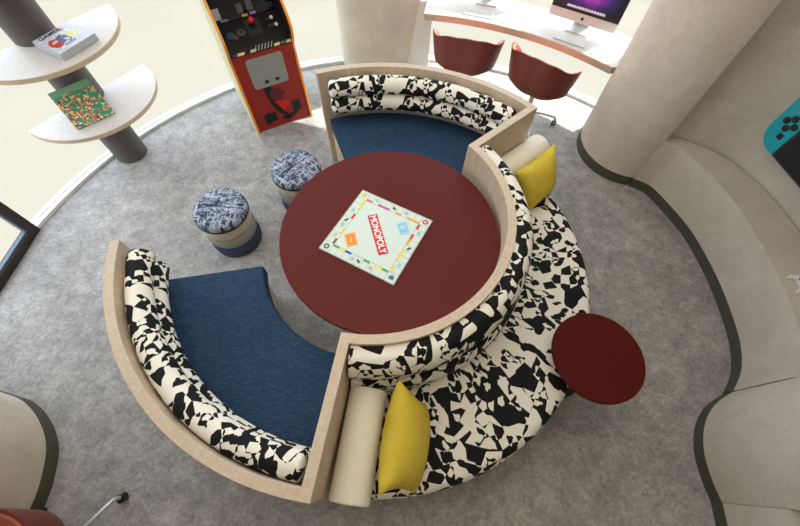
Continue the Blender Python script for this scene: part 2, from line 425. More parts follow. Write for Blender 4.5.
# back wall of bench alcove
wallp = catmull([(2.08, 2.455), (2.24, 2.435), (2.42, 2.345), (2.57, 2.22), (2.69, 1.98), (2.755, 1.75), (2.80, 1.5), (2.83, 1.2), (2.82, .8), (2.78, .4), (2.72, 0), (2.64, -.4), (2.5, -.9)], 6)
b = MB(); b.strip(wallp, .1, 0, CEIL, side=1); struct(b.build('wall_right', PLASTR, smooth=40), 'curved beige wall behind the built-in bench')
# bulging pier further down the bench
pf = catmull([(2.45, .62), (2.24, .53), (2.08, .435), (1.975, .31), (1.92, .16), (1.915, .01), (1.93, -.1)], 6)[6:]
b = MB(); b.prism(pf+[(2.70, -.1), (2.78, .53)], .1, CEIL); struct(b.build('wall_right_pier', PLASTR, smooth=40), 'rounded beige pier bulging from the right wall')
b = MB(); b.strip([(x+.008, y) for x, y in pf], .016, 0, .1, side=1); struct(b.build('baseboard_pier', KICK, smooth=40), 'dark skirting round the rounded pier')
# left pier
lp = catmull([(-3.05, .42), (-2.75, .40), (-2.53, .355), (-2.37, .31), (-2.22, .21), (-2.1, .07), (-2.045, -.09), (-2.03, -.24), (-2.06, -.42), (-2.16, -.6), (-2.35, -.72), (-2.75, -.75)], 6)
b = MB(); b.prism(lp, .1, CEIL); struct(b.build('wall_left_pier', PLAST, smooth=40), 'rounded pale pier at the left edge')
b = MB(); b.strip([(x, y) for x, y in lp], .016, 0, .1, side=-1); struct(b.build('baseboard_left', KICK, smooth=40), 'dark skirting round the left pier')
# column behind the booth, flaring towards the desk
b = MB(); secs = []; n = 40
for z in [0, .08, .2, .35, .5, .65, .8, 1.0, 1.3, 1.8, 2.4, CEIL]:
    xl = -.75; xr = .035+.186*min(1.15, z)**1.4
    cx, rr = (xl+xr)/2, (xr-xl)/2; cy = 4.16
    secs.append([(cx+rr*math.cos(2*PI*k/n), cy+.33*math.sin(2*PI*k/n), z) for k in range(n)])
vs = [p for s_ in secs for p in s_]
b.add(vs, [(i*n+k, i*n+(k+1) % n, (i+1)*n+(k+1) % n, (i+1)*n+k) for i in range(len(secs)-1) for k in range(n)]+[tuple(range(n))[::-1], tuple(range(len(vs)-n, len(vs)))])
struct(b.build('wall_back_column', PLAST, smooth=40), 'pale column behind the booth beside the desk')

# ------------------------------------------------------------------ built-in benches
def bench(name, label, front, back, z1=.53):
    t = thing(name, label, 'bench', (front[0][0], front[0][1], 0)); ox, oy = front[0]
    poly = [(x-ox, y-oy) for x, y in front+back]
    b = MB(); b.prism(poly, .1, z1); b.build('bench_body', PLASTR, t, smooth=40)
    b = MB(); b.strip([(x-ox+.004, y-oy+.001) for x, y in front], .016, 0, .1, side=1); b.build('plinth', KICK, t, smooth=40)
    return t
bf = catmull([(2.075, 2.375), (2.21, 2.29), (2.32, 2.07), (2.41, 1.82), (2.455, 1.51), (2.465, 1.26), (2.45, 1.0), (2.42, .83), (2.355, .67), (2.25, .538)], 6)
bench('built_in_bench', 'beige curved built-in bench with dark plinth, between the column and the pier', bf,
      [(2.74, .538), (2.78, .8), (2.80, 1.2), (2.775, 1.5), (2.735, 1.75), (2.67, 1.98), (2.55, 2.20), (2.41, 2.335), (2.24, 2.427), (2.11, 2.44)], .525)
bench('built_in_bench', 'beige built-in bench in the bottom right corner, beyond the pier', catmull([(1.932, -.102), (1.915, -.25), (1.87, -.5), (1.78, -.8)], 5),
      [(2.40, -.85), (2.62, -.4), (2.69, -.102)], .525)

# ------------------------------------------------------------------ booth
c1 = (-.187, 1.289); c2 = (-.108, 1.288); c3 = (-.162, 1.35); c4 = (-.116, 1.265); ZB = .895
booth = thing('round_booth', 'S-shaped oak booth with blue inner seats and black and cream patterned outer bench', 'booth', (-.1, 1.3, 0))
def bl(p): return (p[0]+.1, p[1]-1.3)
path = arc(c1, 1.397, -170.1, -96.3, 40)+arc(c3, .803, -96.4, 40.3, 60)+arc(c2, 1.399, 44.4, 114.1, 40)
b = MB(); b.strip([bl(p) for p in path], .05, 0, ZB); b.build('back_frame', WOOD, booth, smooth=30, bevel=.002)
def L_(c): return (c[0]+.1, c[1]-1.3)
for (c, a0, a1, rw) in ((c1, -168, -97.3, 1.371), (c2, 112.3, 45.6, 1.373)):
    b = MB(); b.sweep([(.76, .02), (rw, .02), (rw, .36), (.76, .36)], L_(c), a0, a1, 48); b.build('seat_base', WOODF, booth, smooth=30)
    b = MB(); b.sweep(rrect(.722, rw, .36, .485, .018, 4), L_(c), a0, a1, 60); b.build('seat_cushion', DENIM, booth, smooth=50)
for (c, a0, a1) in ((c1, -168.7, -98.3), (c2, 111.8, 47.4)):
    for zc, rc in ((.795, 1.302), (.662, 1.290)):
        pr = [(rc+.066*math.cos(t), zc+.070*math.sin(t)) for t in [2*PI*k/20 for k in range(20)]]
        b = MB(); b.sweep(pr, L_(c), a0, a1, 60, endround=.022); b.build('back_roll', SHARD2, booth, smooth=60)
# radial inner side panels already in the frame; outer bench and its puffed back
b = MB(); b.sweep([(.84, .0), (1.22, 0), (1.22, .12), (.84, .12)], L_(c4), -92, 40, 60); b.build('bench_plinth', BLACK, booth, smooth=30)
pr = [(.85, .12), (1.375, .12)]+[(1.345+.055*math.cos(t), .365+.075*math.sin(t)) for t in [-.8+k*(2.37/8) for k in range(9)]]+[(1.2, .447), (1.0, .45), (.85, .45)]
b = MB(); b.sweep(pr, L_(c4), -93.5, 41, 80); b.build('bench_cushion', SHARD, booth, smooth=60)
def backprof():
    pts = [(.829, .44), (.829, .868), (.85, .872)]
    pts += [(.872+.085*math.cos(t), .745+.13*math.sin(t)) for t in [PI*.5-k*(PI*.82/12) for k in range(13)]]
    pts += [(.90+.085*math.cos(t), .545+.12*math.sin(t)) for t in [PI*.28-k*(PI*.72/10) for k in range(11)]]
    return pts+[(.93, .44)]
b = MB(); b.sweep(backprof(), L_(c3), -94.2, 38.2, 80); b.build('bench_backrest', SHARD, booth, smooth=50)

# ------------------------------------------------------------------ tables
t = thing('round_table', 'large round maroon table in the middle of the booth', 'table', (-.068, 1.276, 0))
b = MB(); b.lathe([(0, .718), (.655, .718), (.664, .724), (.666, .732), (.666, .744), (.662, .75), (0, .75)], n=96); b.build('tabletop', MAROON, t, smooth=30)
b = MB(); b.lathe([(0, .02), (.05, .02), (.05, .70), (.12, .718), (0, .718)], n=32); b.build('pedestal', POLE, t, smooth=30)
b = MB(); b.lathe([(0, 0), (.30, 0), (.30, .012), (.06, .03), (0, .03)], n=48); b.build('base', POLE, t, smooth=30)
t = thing('side_table', 'small round dark maroon side table at the edge of the patterned bench', 'table', (1.135, .6, 0))
b = MB(); b.lathe([(0, .56), (.255, .56), (.257, .562), (.257, .576), (.254, .58), (0, .58)], n=72); b.build('tabletop', MAROON2, t, smooth=30)
b = MB(); b.tube([(0, 0, .56), (0, 0, .02)], .015, 12)
b.build('pedestal', BLACK, t, smooth=30)
b = MB(); b.lathe([(0, 0), (.13, 0), (.13, .01), (0, .018)], n=40); b.build('base', BLACK, t, smooth=30)

# ------------------------------------------------------------------ stools
def stool():
    t = thing('pouf_stool', 'pouf', 'stool', (0, 0, 0), 0, 'banded pouf stools by the table')
    def band(z0, z1, r, nm, col):
        b = MB(); h = (z1-z0)/2; k = 8
        pr = [(0, z0)]+[(r-.018+.018*math.cos(-PI/2+PI*i/k), (z0+z1)/2+h*math.sin(-PI/2+PI*i/k)) for i in range(k+1)]+[(0, z1)]
        b.lathe(pr, n=56); return b.build(nm, col, t, smooth=50)
    band(0.0, .14, .205, 'navy_band', plain('navy_wool', (52, 64, 92), .9))
    band(.14, .255, .203, 'grey_band', plain('taupe_wool', (146, 143, 136), .9))
    band(.255, .375, .201, 'sand_band', plain('sand_wool', (196, 184, 158), .9))
    b = MB(); b.lathe([(0, .375), (.19, .375), (.2, .382), (.206, .40), (.205, .425), (.195, .445), (.17, .455), (.1, .46), (0, .462)], n=56)
    top = b.build('seat', SCR, t, smooth=60)
    b = MB(); b.lathe([(.198, .378), (.207, .379), (.21, .386), (.207, .392), (.198, .392)], n=56); b.build('piping', plain('dark_piping', (36, 44, 58), .8), top, smooth=60)
    return t
s0 = stool(); s0.scale = (.94, .94, .95); s0.location = (-1.342, 1.642, 0); s0['label'] = 'navy and white topped banded pouf stool standing clear of the table, further left'
dup(s0, (-.855, 2.062, 0), .9, 'navy and white topped banded pouf stool partly under the table edge, behind the other')

# ------------------------------------------------------------------ bolsters and pillows
def bolster(p0, p1, r, label):
    p0, p1 = Vector(p0), Vector(p1); d_ = p1-p0; ln = d_.length
    t = thing('bolster', label, 'bolster', tuple((p0+p1)/2-Vector((0, 0, r))), math.atan2(d_.y, d_.x), 'cream bolsters')
    b = MB(); k = 5; e = .012; pr = []
    for i in range(k+1): pr.append((r-e+e*math.sin(PI/2*i/k), -ln/2+e-e*math.cos(PI/2*i/k)))
    for i in range(k+1): pr.append((r-e+e*math.cos(PI/2*i/k), ln/2-e+e*math.sin(PI/2*i/k)))
    X = Matrix.Translation((0, 0, r)) @ Matrix.Rotation(PI/2, 4, 'Y')
    b.lathe([(0, -ln/2)]+pr+[(0, ln/2)], n=48, X=X); b.build('bolster_body', CREAM, t, smooth=50)
    return t
bolster((-.141, .375, .55), (-.198, -.145, .55), .1, 'cream cylindrical bolster against the booth panel in the foreground')
bolster((.715, 1.949, .55), (1.055, 2.255, .55), .1, 'cream cylindrical bolster against the far booth panel near the desk chairs')
def pillow(corners, th, label):
    """corners: TL, TR, BR, BL in world"""
    P = [Vector(c) for c in corners]; cen = sum(P, Vector())/4
    nrm = ((P[1]-P[0]).cross(P[3]-P[0])).normalized()
    n = 22; vs = []; idx = {}
    zmin = min(p.z for p in P)
    for sgn in (1, -1):
        for i in range(n+1):
            for j in range(n+1):
                if sgn == -1 and (i in (0, n) or j in (0, n)): idx[(sgn, i, j)] = idx[(1, i, j)]; continue
                u, v = i/n*2-1, j/n*2-1
                pu = u*(1-.11*(1-v*v)**1.0*abs(u)**3); pv = v*(1-.11*(1-u*u)**1.0*abs(v)**3)
                q = P[0]*(1-pu)*(1+pv)/4+P[1]*(1+pu)*(1+pv)/4+P[2]*(1+pu)*(1-pv)/4+P[3]*(1-pu)*(1-pv)/4
                h = th/2*((1-u**4)*(1-v**4))**.5*(.55+.45*(1-u*u)*(1-v*v))
                idx[(sgn, i, j)] = len(vs); vs.append(tuple(q+nrm*h*sgn-cen))
    b = MB(); fs = []
    for sgn in (1, -1):
        for i in range(n):
            for j in range(n): fs.append((idx[(sgn, i, j)], idx[(sgn, i+1, j)], idx[(sgn, i+1, j+1)], idx[(sgn, i, j+1)]))
    b.add(vs, fs); o = b.build('throw_pillow', YEL, smooth=80); o.location = cen
    return tag(o, label, 'pillow', 'mustard pillows')
pillow([(0.015, .40, .78), (-.055, -.10, .745), (.12, -.10, .46), (.175, .33, .46)], .20, 'mustard yellow square pillow leaning on the foreground bolster')
pillow([(.76, 1.80, .74), (1.075, 2.08, .75), (1.13, 1.895, .46), (.91, 1.67, .46)], .19, 'mustard yellow pillow leaning on the far bolster near the desk chairs')

# ------------------------------------------------------------------ board game
board = thing('board_game', 'square board game reading MONOPOLY on the round table', 'board game', (-.145, 1.244, .75), math.radians(-26.4))
b = MB(); b.box((0, 0, .004), (.502, .502, .008)); b.build('board', plain('pale_mint_card', (208, 222, 210), .5, var=.02), board, bevel=.001)
def pm(rgb): return plain('print_%d_%d_%d' % rgb, rgb, .5, var=.02)
line = MB(); cells = MB(); S = .251; I_ = .186
CW = (2*I_)/9
cellm = pm((222, 230, 220)); linem = pm((120, 130, 124))
for k in range(4):
    X = Matrix.Rotation(k*PI/2, 4, 'Z')
    line.box((0, I_, .0085), (2*I_, .0014, .0006), X)
    line.box((0, S-.004, .0085), (2*S-.008, .001, .0006), X)
    for i in range(10): line.box((-I_+i*CW, (I_+S)/2, .0085), (.0011, S-I_, .0006), X)
line.build('grid_lines', linem, board)
MAG, PNK, RED_, ORG, YLW, GRN, BLU, BRN, LBL = (206, 60, 150), (226, 92, 110), (214, 44, 40), (240, 166, 46), (240, 220, 50), (60, 168, 90), (44, 80, 180), (120, 70, 40), (150, 210, 230)
sides = [ # k rotation, colours left to right seen from that side outward
    (0, [PNK, None, MAG, MAG, 'x', ORG, LBL, ORG, ORG]),
    (3, [RED_, None, RED_, ORG, 'x', YLW, YLW, None, YLW]),
    (2, [GRN, YLW, None, GRN, 'x', None, BLU, YLW, GRN]),
    (1, [BRN, None, YLW, None, 'x', RED_, None, YLW, YLW])]
rnd = random.Random(3)
for k, cols in sides:
    X = Matrix.Rotation(k*PI/2, 4, 'Z')
    for i, c in enumerate(cols):
        cx = -I_+(i+.5)*CW
        if c is None or c == LBL:
            q = MB(); q.tube([X @ Vector((cx+.009*math.cos(t), I_+.034+.009*math.sin(t), .0088)) for t in [2*PI*j/10 for j in range(11)]], .0022, 5)
            q.build('square_symbol', pm(rnd.choice([(120, 190, 220), (226, 130, 70), (90, 170, 210)])), board)
        elif c == 'x':
            q = MB(); q.box((cx, I_+.03, .0088), (.022, .009, .0007), X); q.box((cx-.006, I_+.037, .0089), (.008, .013, .0007), X); q.box((cx+.007, I_+.024, .0089), (.009, .007, .0007), X)
            q.build('train_symbol', pm((24, 26, 28)), board)
        else:
            q = MB(); q.box((cx, I_+.008, .0087), (CW-.003, .014, .0008), X); q.build('colour_bar', pm(c), board)
for (x, y), c, kind in (((-S+.033, S-.033), (232, 190, 90), 0), ((S-.033, S-.033), (206, 60, 60), 1), ((S-.033, -S+.033), (70, 110, 130), 0), ((-S+.033, -S+.033), (110, 80, 90), 1)):
    q = MB()
    if kind: q.lathe([(.008, .0084), (.018, .0084), (.018, .0094), (.008, .0094), (.008, .0084)], c=(x, y, 0), n=16)
    else: q.box((x, y, .0088), (.030, .022, .0008), Matrix.Identity(4)); q.box((x, y+.006, .0092), (.012, .024, .0008))
    q.build('corner_symbol', pm(c), board)
def bcard(cx, cy, w_, h_, ang_, col, inner, nm, ch):
    X = Matrix.Translation((cx, cy, 0)) @ Matrix.Rotation(ang_, 4, 'Z')
    q = MB(); q.box((0, 0, .0095), (w_, h_, .003), X); o = q.build(nm, pm(col), board)
    q = MB(); q.box((0, 0, .0112), (w_*.8, h_*.8, .0006), X); q.build('card_panel', pm(inner), o)
    text_mesh('card_mark', ch, .055, pm((250, 240, 220)), o, X @ Matrix.Translation((0, 0, .012)) @ Matrix.Rotation(-PI/2, 4, 'Z'))
bcard(-.116, -.109, .088, .064, math.radians(-46), (246, 170, 60), (242, 140, 30), 'orange_card_space', '?')
q = (.117, .114); bcard(q[0], q[1], .088, .064, math.radians(-46), (170, 216, 230), (130, 200, 224), 'blue_card_space', 'o')
la = math.atan2(-.085-.087-.034, .120+.115); cx, cy = .004, .001
LX = Matrix.Translation((cx, cy, 0)) @ Matrix.Rotation(math.radians(-46.5), 4, 'Z')
q = MB(); q.box((0, 0, .0096), (.292, .060, .0032), LX); lo = q.build('title_banner', pm((205, 40, 44)), board, bevel=.001)
text_mesh('title_lettering', 'MONOPOLY', .0565, pm((246, 244, 240)), lo, LX @ Matrix.Translation((0, -.001, .0116)), bold=.0012, sx=.87)

# ------------------------------------------------------------------ pole with half-round shelves
PC = (-2.58, 2.55)
t = thing('shelf_pole', 'tall taupe pole with three half-round pale shelves by the window', 'shelf unit', (PC[0], PC[1], 0))
b = MB(); b.lathe([(0, 0), (.137, 0), (.137, CEIL-.01), (0, CEIL-.01)], n=48); b.build('pole', POLE, t, smooth=30)
sa = math.degrees(math.atan2(.84, .53))
for z, sa in ((.61, 57), (1.10, 53), (1.57, 53)):
    prf = arc((.015, .02), .51, sa-180, sa, 48)
    # straight edge passes just behind the pole centre
    b = MB(); b.m = 1; b.prism(prf, z-.032, z-.002); b.m = 0; b.prism(arc((.015, .02), .508, sa-180, sa, 48), z-.0025, z); b.build('shelf', [SHELFT, WOODF], t, smooth=40, bevel=0)

def leaning_box(name, label, cat, p_left, p_right, tilt, h, th, facemat, sidemat, group=None):
    """box standing on its lower long edge; p_left, p_right: lower front corners, leaning back by tilt degrees from flat"""
    a, b_ = Vector(p_left), Vector(p_right); ex = (b_-a); wdt = ex.length; ex.normalize()
    back = Vector((0, 0, 1)).cross(ex)
    ey = (back*math.cos(tilt)+Vector((0, 0, 1))*math.sin(tilt)); ez = ex.cross(ey)
    R_ = Matrix((ex, ey, ez)).transposed().to_4x4()
    e = thing(name, label, cat, tuple((a+b_)/2)); e.rotation_euler = R_.to_euler()
    m = MB(); m.box((0, h/2, -th/2), (wdt, h, th)); m.build('box_body', sidemat, e, bevel=.002)
    m = MB(); m.add([(-wdt/2+.002, .002, .0006), (wdt/2-.002, .002, .0006), (wdt/2-.002, h-.002, .0006), (-wdt/2+.002, h-.002, .0006),
                     (-wdt/2+.002, .002, 0), (wdt/2-.002, .002, 0), (wdt/2-.002, h-.002, 0), (-wdt/2+.002, h-.002, 0)],
          [(0, 1, 2, 3), (7, 6, 5, 4), (0, 4, 5, 1), (1, 5, 6, 2), (2, 6, 7, 3), (3, 7, 4, 0)], [[(0, 0), (1, 0), (1, 1), (0, 1)]]+[[(0, 0)]*4]*5)
    m.build('cover', facemat, e)
    return e, wdt
e, wd = leaning_box('game_box', 'flat grey board game box with cartoon lid on the middle shelf', 'game box', (-2.245, 2.275, 1.147), (-2.125, 2.525, 1.147), math.radians(2), .255, .045, mk_mrbox(), plain('grey_box_card', (176, 182, 188), .5))
text_mesh('title_print', 'GAMES', .05, BLACK, e, Matrix.Translation((-.03, .225, .0012)), bold=.001)
e, wd = leaning_box('picture_book', 'crowded green and orange picture book leaning on the pole above the lowest shelf', 'book', (-2.47+.01, 2.15+.01, .625), (-2.27+.01, 2.35+.01, .625), math.radians(42), .285, .012, mk_crowd(), plain('green_spine', (54, 96, 80), .5))

# ------------------------------------------------------------------ desk
t = thing('curved_desk', 'long curved pale desk along the window with a light brown front edge', 'desk', (.9, 3.5, 0))
din = arc((-.037, 1.22), 2.47, 86, 45.5, 40); dout = arc(WC, WR-.03, 42.5, 87, 40)
dp = [(x-.9, y-3.5) for x, y in din+dout]
EDGE = mk_wood('warm_desk_edge', (176, 158, 140), (190, 172, 154), .5)
b = MB(); b.m = 1; b.prism(dp, .692, .746); b.m = 0
b.prism([(x-.9, y-3.5) for x, y in arc((-.037, 1.22), 2.476, 86, 45.5, 40)+dout], .7455, .75)
b.build('desktop', [DESKT, EDGE], t, smooth=35)
b = MB(); b.box((.10-.9, 4.05-3.5, .346), (.26, .07, .692)); b.build('end_panel', WHITE, t, bevel=.002)

def computer(x, y, rz, label):
    t = thing('desktop_computer', label, 'computer', (x, y, .75), rz, 'silver all-in-one computers on the desk')
    Wd, Hd, z0 = .585, .43, .085; tl = Matrix.Translation((0, 0, z0)) @ Matrix.Rotation(math.radians(-5), 4, 'X')
    b = MB(); b.box((0, .018, Hd/2), (Wd, .03, Hd), tl); b.build('display_case', SILVER, t, bevel=.004)
    b = MB(); b.box((0, .001, .075+(Hd-.082)/2), (Wd-.006, .004, Hd-.082), tl); bz = b.build('screen_bezel', BLACK, t)
    a0, a1, c0, c1_ = -Wd/2+.022, Wd/2-.022, .095, Hd-.03
    b = MB(); b.add([(a0, -.0022, c0), (a1, -.0022, c0), (a1, -.0022, c1_), (a0, -.0022, c1_), (a0, 0, c0), (a1, 0, c0), (a1, 0, c1_), (a0, 0, c1_)],
        [(0, 1, 2, 3), (7, 6, 5, 4), (0, 4, 5, 1), (1, 5, 6, 2), (2, 6, 7, 3), (3, 7, 4, 0)], [[(0, 0), (1, 0), (1, 1), (0, 1)]]+[[(0, 0)]*4]*5, tl); scn = b.build('screen', SCREEN, t)
    b = MB(); rr = random.Random(5)
    b.box((0, -.003, c0+.012), (.33, .001, .014), tl); b.build('dock_bar', plain('pale_icon_bar', (196, 190, 210), .5), scn)
    b = MB()
    for k in range(13): b.box((-.15+k*.025, -.004, c0+.018), (.017, .001, .014), tl)
    b.build('dock_icons', plain('white_icons', (236, 234, 238), .5), scn)
    # bitten fruit mark on the chin
    pts = []
    for k in range(28):
        a = 2*PI*k/28; r = .0125*(1-.10*math.exp(-((a-PI/2)/.35)**2)-.07*math.exp(-((a-3*PI/2)/.3)**2))
        if abs(((a+PI) % (2*PI))-PI) < .5: r *= .72+.5*abs(((a+PI) % (2*PI))-PI)
        pts.append((r*math.cos(a), r*1.05*math.sin(a)))
    XX = tl @ Matrix.Translation((0, .0022, .036)) @ Matrix.Rotation(PI/2, 4, 'X')
    b = MB(); b.prism(pts, 0, .0012, XX); b.lathe([(0, 0), (.0035, 0), (.0035, .0012), (0, .0012)], n=10, X=XX @ Matrix.Translation((.002, .0185, 0)) @ Matrix.Scale(.5, 4, (1, -1, 0)))
    b.build('fruit_mark', BLACK, t)
    b = MB(); vs = []
    b.box((0, .075, .006), (.20, .17, .010)); b.build('stand_foot', SILVER, t, bevel=.003)
    b = MB(); b.add([(-.07, .13, .01), (.07, .13, .01), (.07, .142, .01), (-.07, .142, .01), (-.07, .05, .2), (.07, .05, .2), (.07, .07, .2), (-.07, .07, .2)],
        [(0, 1, 2, 3), (4, 5, 6, 7), (0, 1, 5, 4), (1, 2, 6, 5), (2, 3, 7, 6), (3, 0, 4, 7)]); b.build('stand_neck', SILVER, t)
    return t
computer(1.487, 3.45, math.radians(-28.9), 'silver computer with purple nebula screen at the right end of the desk')
computer(.72, 3.86, math.radians(-13), 'silver computer cut off by the top edge, toward the left end of the desk')
def keyboard(x, y, rz, label):
    t = thing('keyboard', label, 'keyboard', (x, y, .7505), rz, 'white keyboards on the desk')
    b = MB(); b.box((0, 0, .006), (.285, .115, .010)); b.build('keyboard_tray', SILVER, t, bevel=.002)
    b = MB()
    for r in range(5):
        for k in range(14): b.box((-.129+k*.0198, -.042+r*.021, .0118), (.0168, .0175, .003))
    b.build('keys', plain('white_keys', (240, 240, 238), .5), t)
keyboard(1.415, 3.345, math.radians(-29.5), 'slim white keyboard in front of the computer with the purple screen')
keyboard(.64, 3.71, math.radians(-15), 'slim white keyboard toward the left end of the desk')
def mouse(x, y, rz, label):
    t = thing('computer_mouse', label, 'mouse', (x, y, .7505), rz, 'white computer mice')
    b = MB(); vs = []
    b.lathe([(0, 0), (.027, 0), (.03, .006), (.027, .014), (.018, .02), (0, .023)], n=24, X=Matrix.Diagonal((1, 1.8, 1, 1))); b.build('mouse_body', plain('glossy_white', (242, 242, 240), .2), t, smooth=60)
mouse(1.585, 3.19, math.radians(-32), 'small white mouse right of the nearer keyboard')
mouse(.87, 3.61, math.radians(-16), 'small white mouse right of the far left keyboard')

# ------------------------------------------------------------------ chairs
def lerp_tab(tab, x):
    for (a, va), (b_, vb) in zip(tab, tab[1:]):
        if x <= b_:
            f = (x-a)/(b_-a); return va+(vb-va)*f
    return tab[-1][1]
ZR = [(0, .80), (38, .80), (58, .745), (80, .735), (98, .70), (122, .50), (150, .455), (180, .45)]
RR = [(0, .235), (36, .292), (56, .312), (85, .33), (100, .315), (122, .26), (150, .25), (180, .25)]
def chair():
    t = thing('desk_chair', 'chair', 'chair', (0, 0, 0), 0, 'terracotta bucket chairs')
    def shell(off, ztop):
        N, Mx = 72, 14; rows = []
        def sm(tab, x): return sum(lerp_tab(tab, min(180, abs(x+q)) if x+q < 180 else 360-x-q)*w_ for q, w_ in ((-9, .15), (-5, .2), (0, .3), (5, .2), (9, .15)))
        for j in range(Mx+1):
            s = j/Mx; row = []
            for i in range(N):
                th = -180+360*i/N; zr = sm(ZR, abs(th))-ztop; rr = sm(RR, abs(th))-off
                f = min(1, s*2.0)**.8; r = rr*(.86*f+.14*max(0, (s-.4)/.6)**1.0) if s > 0 else 0
                z = .405+off*1.0+(zr-.405-off)*(max(0, s-.30)/.70)**1.15
                a = math.radians(-90-th)
                row.append((r*math.cos(a), r*math.sin(a)*.94, z))
            rows.append(row)
        return rows, N, Mx
    def closed(o1, o2, zt1, zt2, mat, nm, smooth):
        A, N, Mx = shell(o1, zt1); B, _, _ = shell(o2, zt2); vs = [p for r in A for p in r]+[p for r in B for p in r]; K = (Mx+1)*N
        fs = []
        for j in range(Mx):
            for i in range(N):
                k = (i+1) % N; q = (j*N+i, j*N+k, (j+1)*N+k, (j+1)*N+i)
                if j == 0: q = (0, (j+1)*N+k, (j+1)*N+i)
                fs.append(q); fs.append(tuple(K+x for x in q[::-1]))
        for i in range(N):
            k = (i+1) % N; fs.append((Mx*N+i, Mx*N+k, K+Mx*N+k, K+Mx*N+i))
        b = MB(); b.add(vs, fs); return b.build(nm, mat, t, smooth=smooth)
    closed(0, .014, 0, 0, TERRA, 'shell', 60)
    closed(.0135, .03, .004, .010, TERRAI, 'seat_lining', 60)
    b = MB(); b.lathe([(0, .385), (.07, .385), (.09, .405), (0, .405)], n=32); b.build('seat_mount', BLACK, t, smooth=40)
    b = MB(); b.lathe([(0, .11), (.032, .11), (.032, .17), (.022, .18), (.022, .386), (0, .386)], n=24); b.build('stem', CHROME, t, smooth=40)
    for k in range(4):
        a = math.radians(36.4+90*k); d_ = Vector((math.cos(a), math.sin(a), 0))
        P = [d_*.02+Vector((0, 0, .15)), d_*.15+Vector((0, 0, .135)), d_*.27+Vector((0, 0, .105)), d_*.298+Vector((0, 0, .095)), d_*.31+Vector((0, 0, .075)), d_*.312+Vector((0, 0, .045))]
        b = MB(); b.tube(P, .011, 10); lg = b.build('leg', CHROME, t, smooth=60)
        c = d_*.312
        X = Matrix.Translation((c.x, c.y, .027)) @ Matrix.Rotation(a+1.1, 4, 'Z') @ Matrix.Rotation(PI/2, 4, 'X')
        b = MB()
        for s_ in (-1, 1): b.lathe([(0, -.009), (.022, -.009), (.026, -.005), (.026, .005), (.022, .009), (0, .009)], n=20, X=X @ Matrix.Translation((0, 0, .013*s_)))
        b.build('caster', BLACK, lg, smooth=40)
    return t
ch = chair(); ch.location = (1.20, 3.155, 0); ch.rotation_euler = (0, 0, math.radians(-36.4)); ch['label'] = 'terracotta bucket chair at the desk, nearer the wide right column'
dup(ch, (.54, 3.44, 0), math.radians(-11.7), 'terracotta bucket chair at the desk, the left of the two, by the pale column')
dup(ch, (-1.75, -.455, 0), math.radians(200.6), 'terracotta chair cut off by the bottom left corner, one black-tipped leg showing')

# ------------------------------------------------------------------ arcade cabinet
PB = plain('arcade_black', (20, 18, 20), .4)
AX = math.radians(31.3)
t = thing('arcade_cabinet', 'red arcade cabinet with orange edges and black control deck', 'arcade machine', (-1.44, 2.85, 0), AX)
AW, AD = .575, .62
prof = [(0, 0), (.085, .70), (.035, .79), (.02, .885), (.06, .955), (.28, 1.17), (.38, 1.48), (.25, 1.60), (.25, 1.80), (AD, 1.80), (AD, 0)]
YZ = Matrix(((0, 0, 1, 0), (1, 0, 0, 0), (0, 1, 0, 0), (0, 0, 0, 1)))
for x in (0, AW-.02):
    b = MB(); b.prism(prof, x, x+.02, YZ); b.m = 1; xi = .0205 if x == 0 else AW-.0205
    b.prism([(y_+.004 if y_ < .5 else y_, z_) for y_, z_ in prof], min(xi, xi), xi+.0004, YZ); sp_ = b.build('side_panel', [PALEY, PB], t)
    b = MB(); pf_ = prof[:9]
    b.strip(pf_, .008, x-.001, x+.018, side=0)
    for i, v in enumerate(b.v): b.v[i] = (v[2], v[0], v[1])
    b.build('edge_trim', ORANGE, sp_)
def on_plane(p0, p1):
    """matrix: local x = cabinet x, local y = from p0 to p1 up the face, z = outward normal"""
    d_ = Vector((0, p1[0]-p0[0], p1[1]-p0[1])).normalized(); nx = Vector((1, 0, 0)); nz = nx.cross(d_)
    m_ = Matrix((nx, d_, nz)).transposed().to_4x4(); m_.translation = Vector((.02, p0[0], p0[1])); return m_
IW = AW-.04
def slab(name, p0, p1, mat, th=.015):
    X = on_plane(p0, p1); h = math.hypot(p1[0]-p0[0], p1[1]-p0[1]); b = MB(); b.box((IW/2, h/2, -th/2), (IW, h, th), X)
    return b.build(name, mat, t), X, h
F0, F1 = (.028, .0), (.075, .725)
fp, FX, FH = slab('front_panel', F0, F1, REDP)
def flat(name, poly, mat, X, parent, z0=.0005, z1=.002): b = MB(); b.prism(poly, z0, z1, X); return b.build(name, mat, parent)
def ell(cx, cy, rx, ry, n=24, rot=0): return [(cx+rx*math.cos(a)*math.cos(rot)-ry*math.sin(a)*math.sin(rot), cy+rx*math.cos(a)*math.sin(rot)+ry*math.sin(a)*math.cos(rot)) for a in [2*PI*k/n for k in range(n)]]
flat('printed_art', [(.10, .05), (.215, .075), (.205, .175), (.165, .15), (.155, .175), (.085, .155)], PB, FX, fp)
flat('printed_art', [(.385, .10), (.475, .11), (.465, .215), (.385, .205)], PB, FX, fp)
flat('printed_art', [(.17, .42), (.25, .42), (.235, .30), (.28, .20), (.33, .11), (.29, .09), (.23, .17), (.19, .29)], PB, FX, fp)
flat('printed_art', [(.25, .06), (.33, .04), (.41, .075), (.44, .11), (.38, .10), (.30, .10)], PB, FX, fp, .0006, .0024)
flat('printed_art', ell(.275, .325, .062, .062, 28), plain('plum_print', (88, 22, 40), .5), FX, fp, .0006, .0026)
flat('printed_art', [(.23, .27), (.31, .245), (.37, .23), (.37, .19), (.33, .165), (.31, .13), (.27, .2)], plain('bright_red_print', (196, 30, 24), .5), FX, fp, .0006, .003)
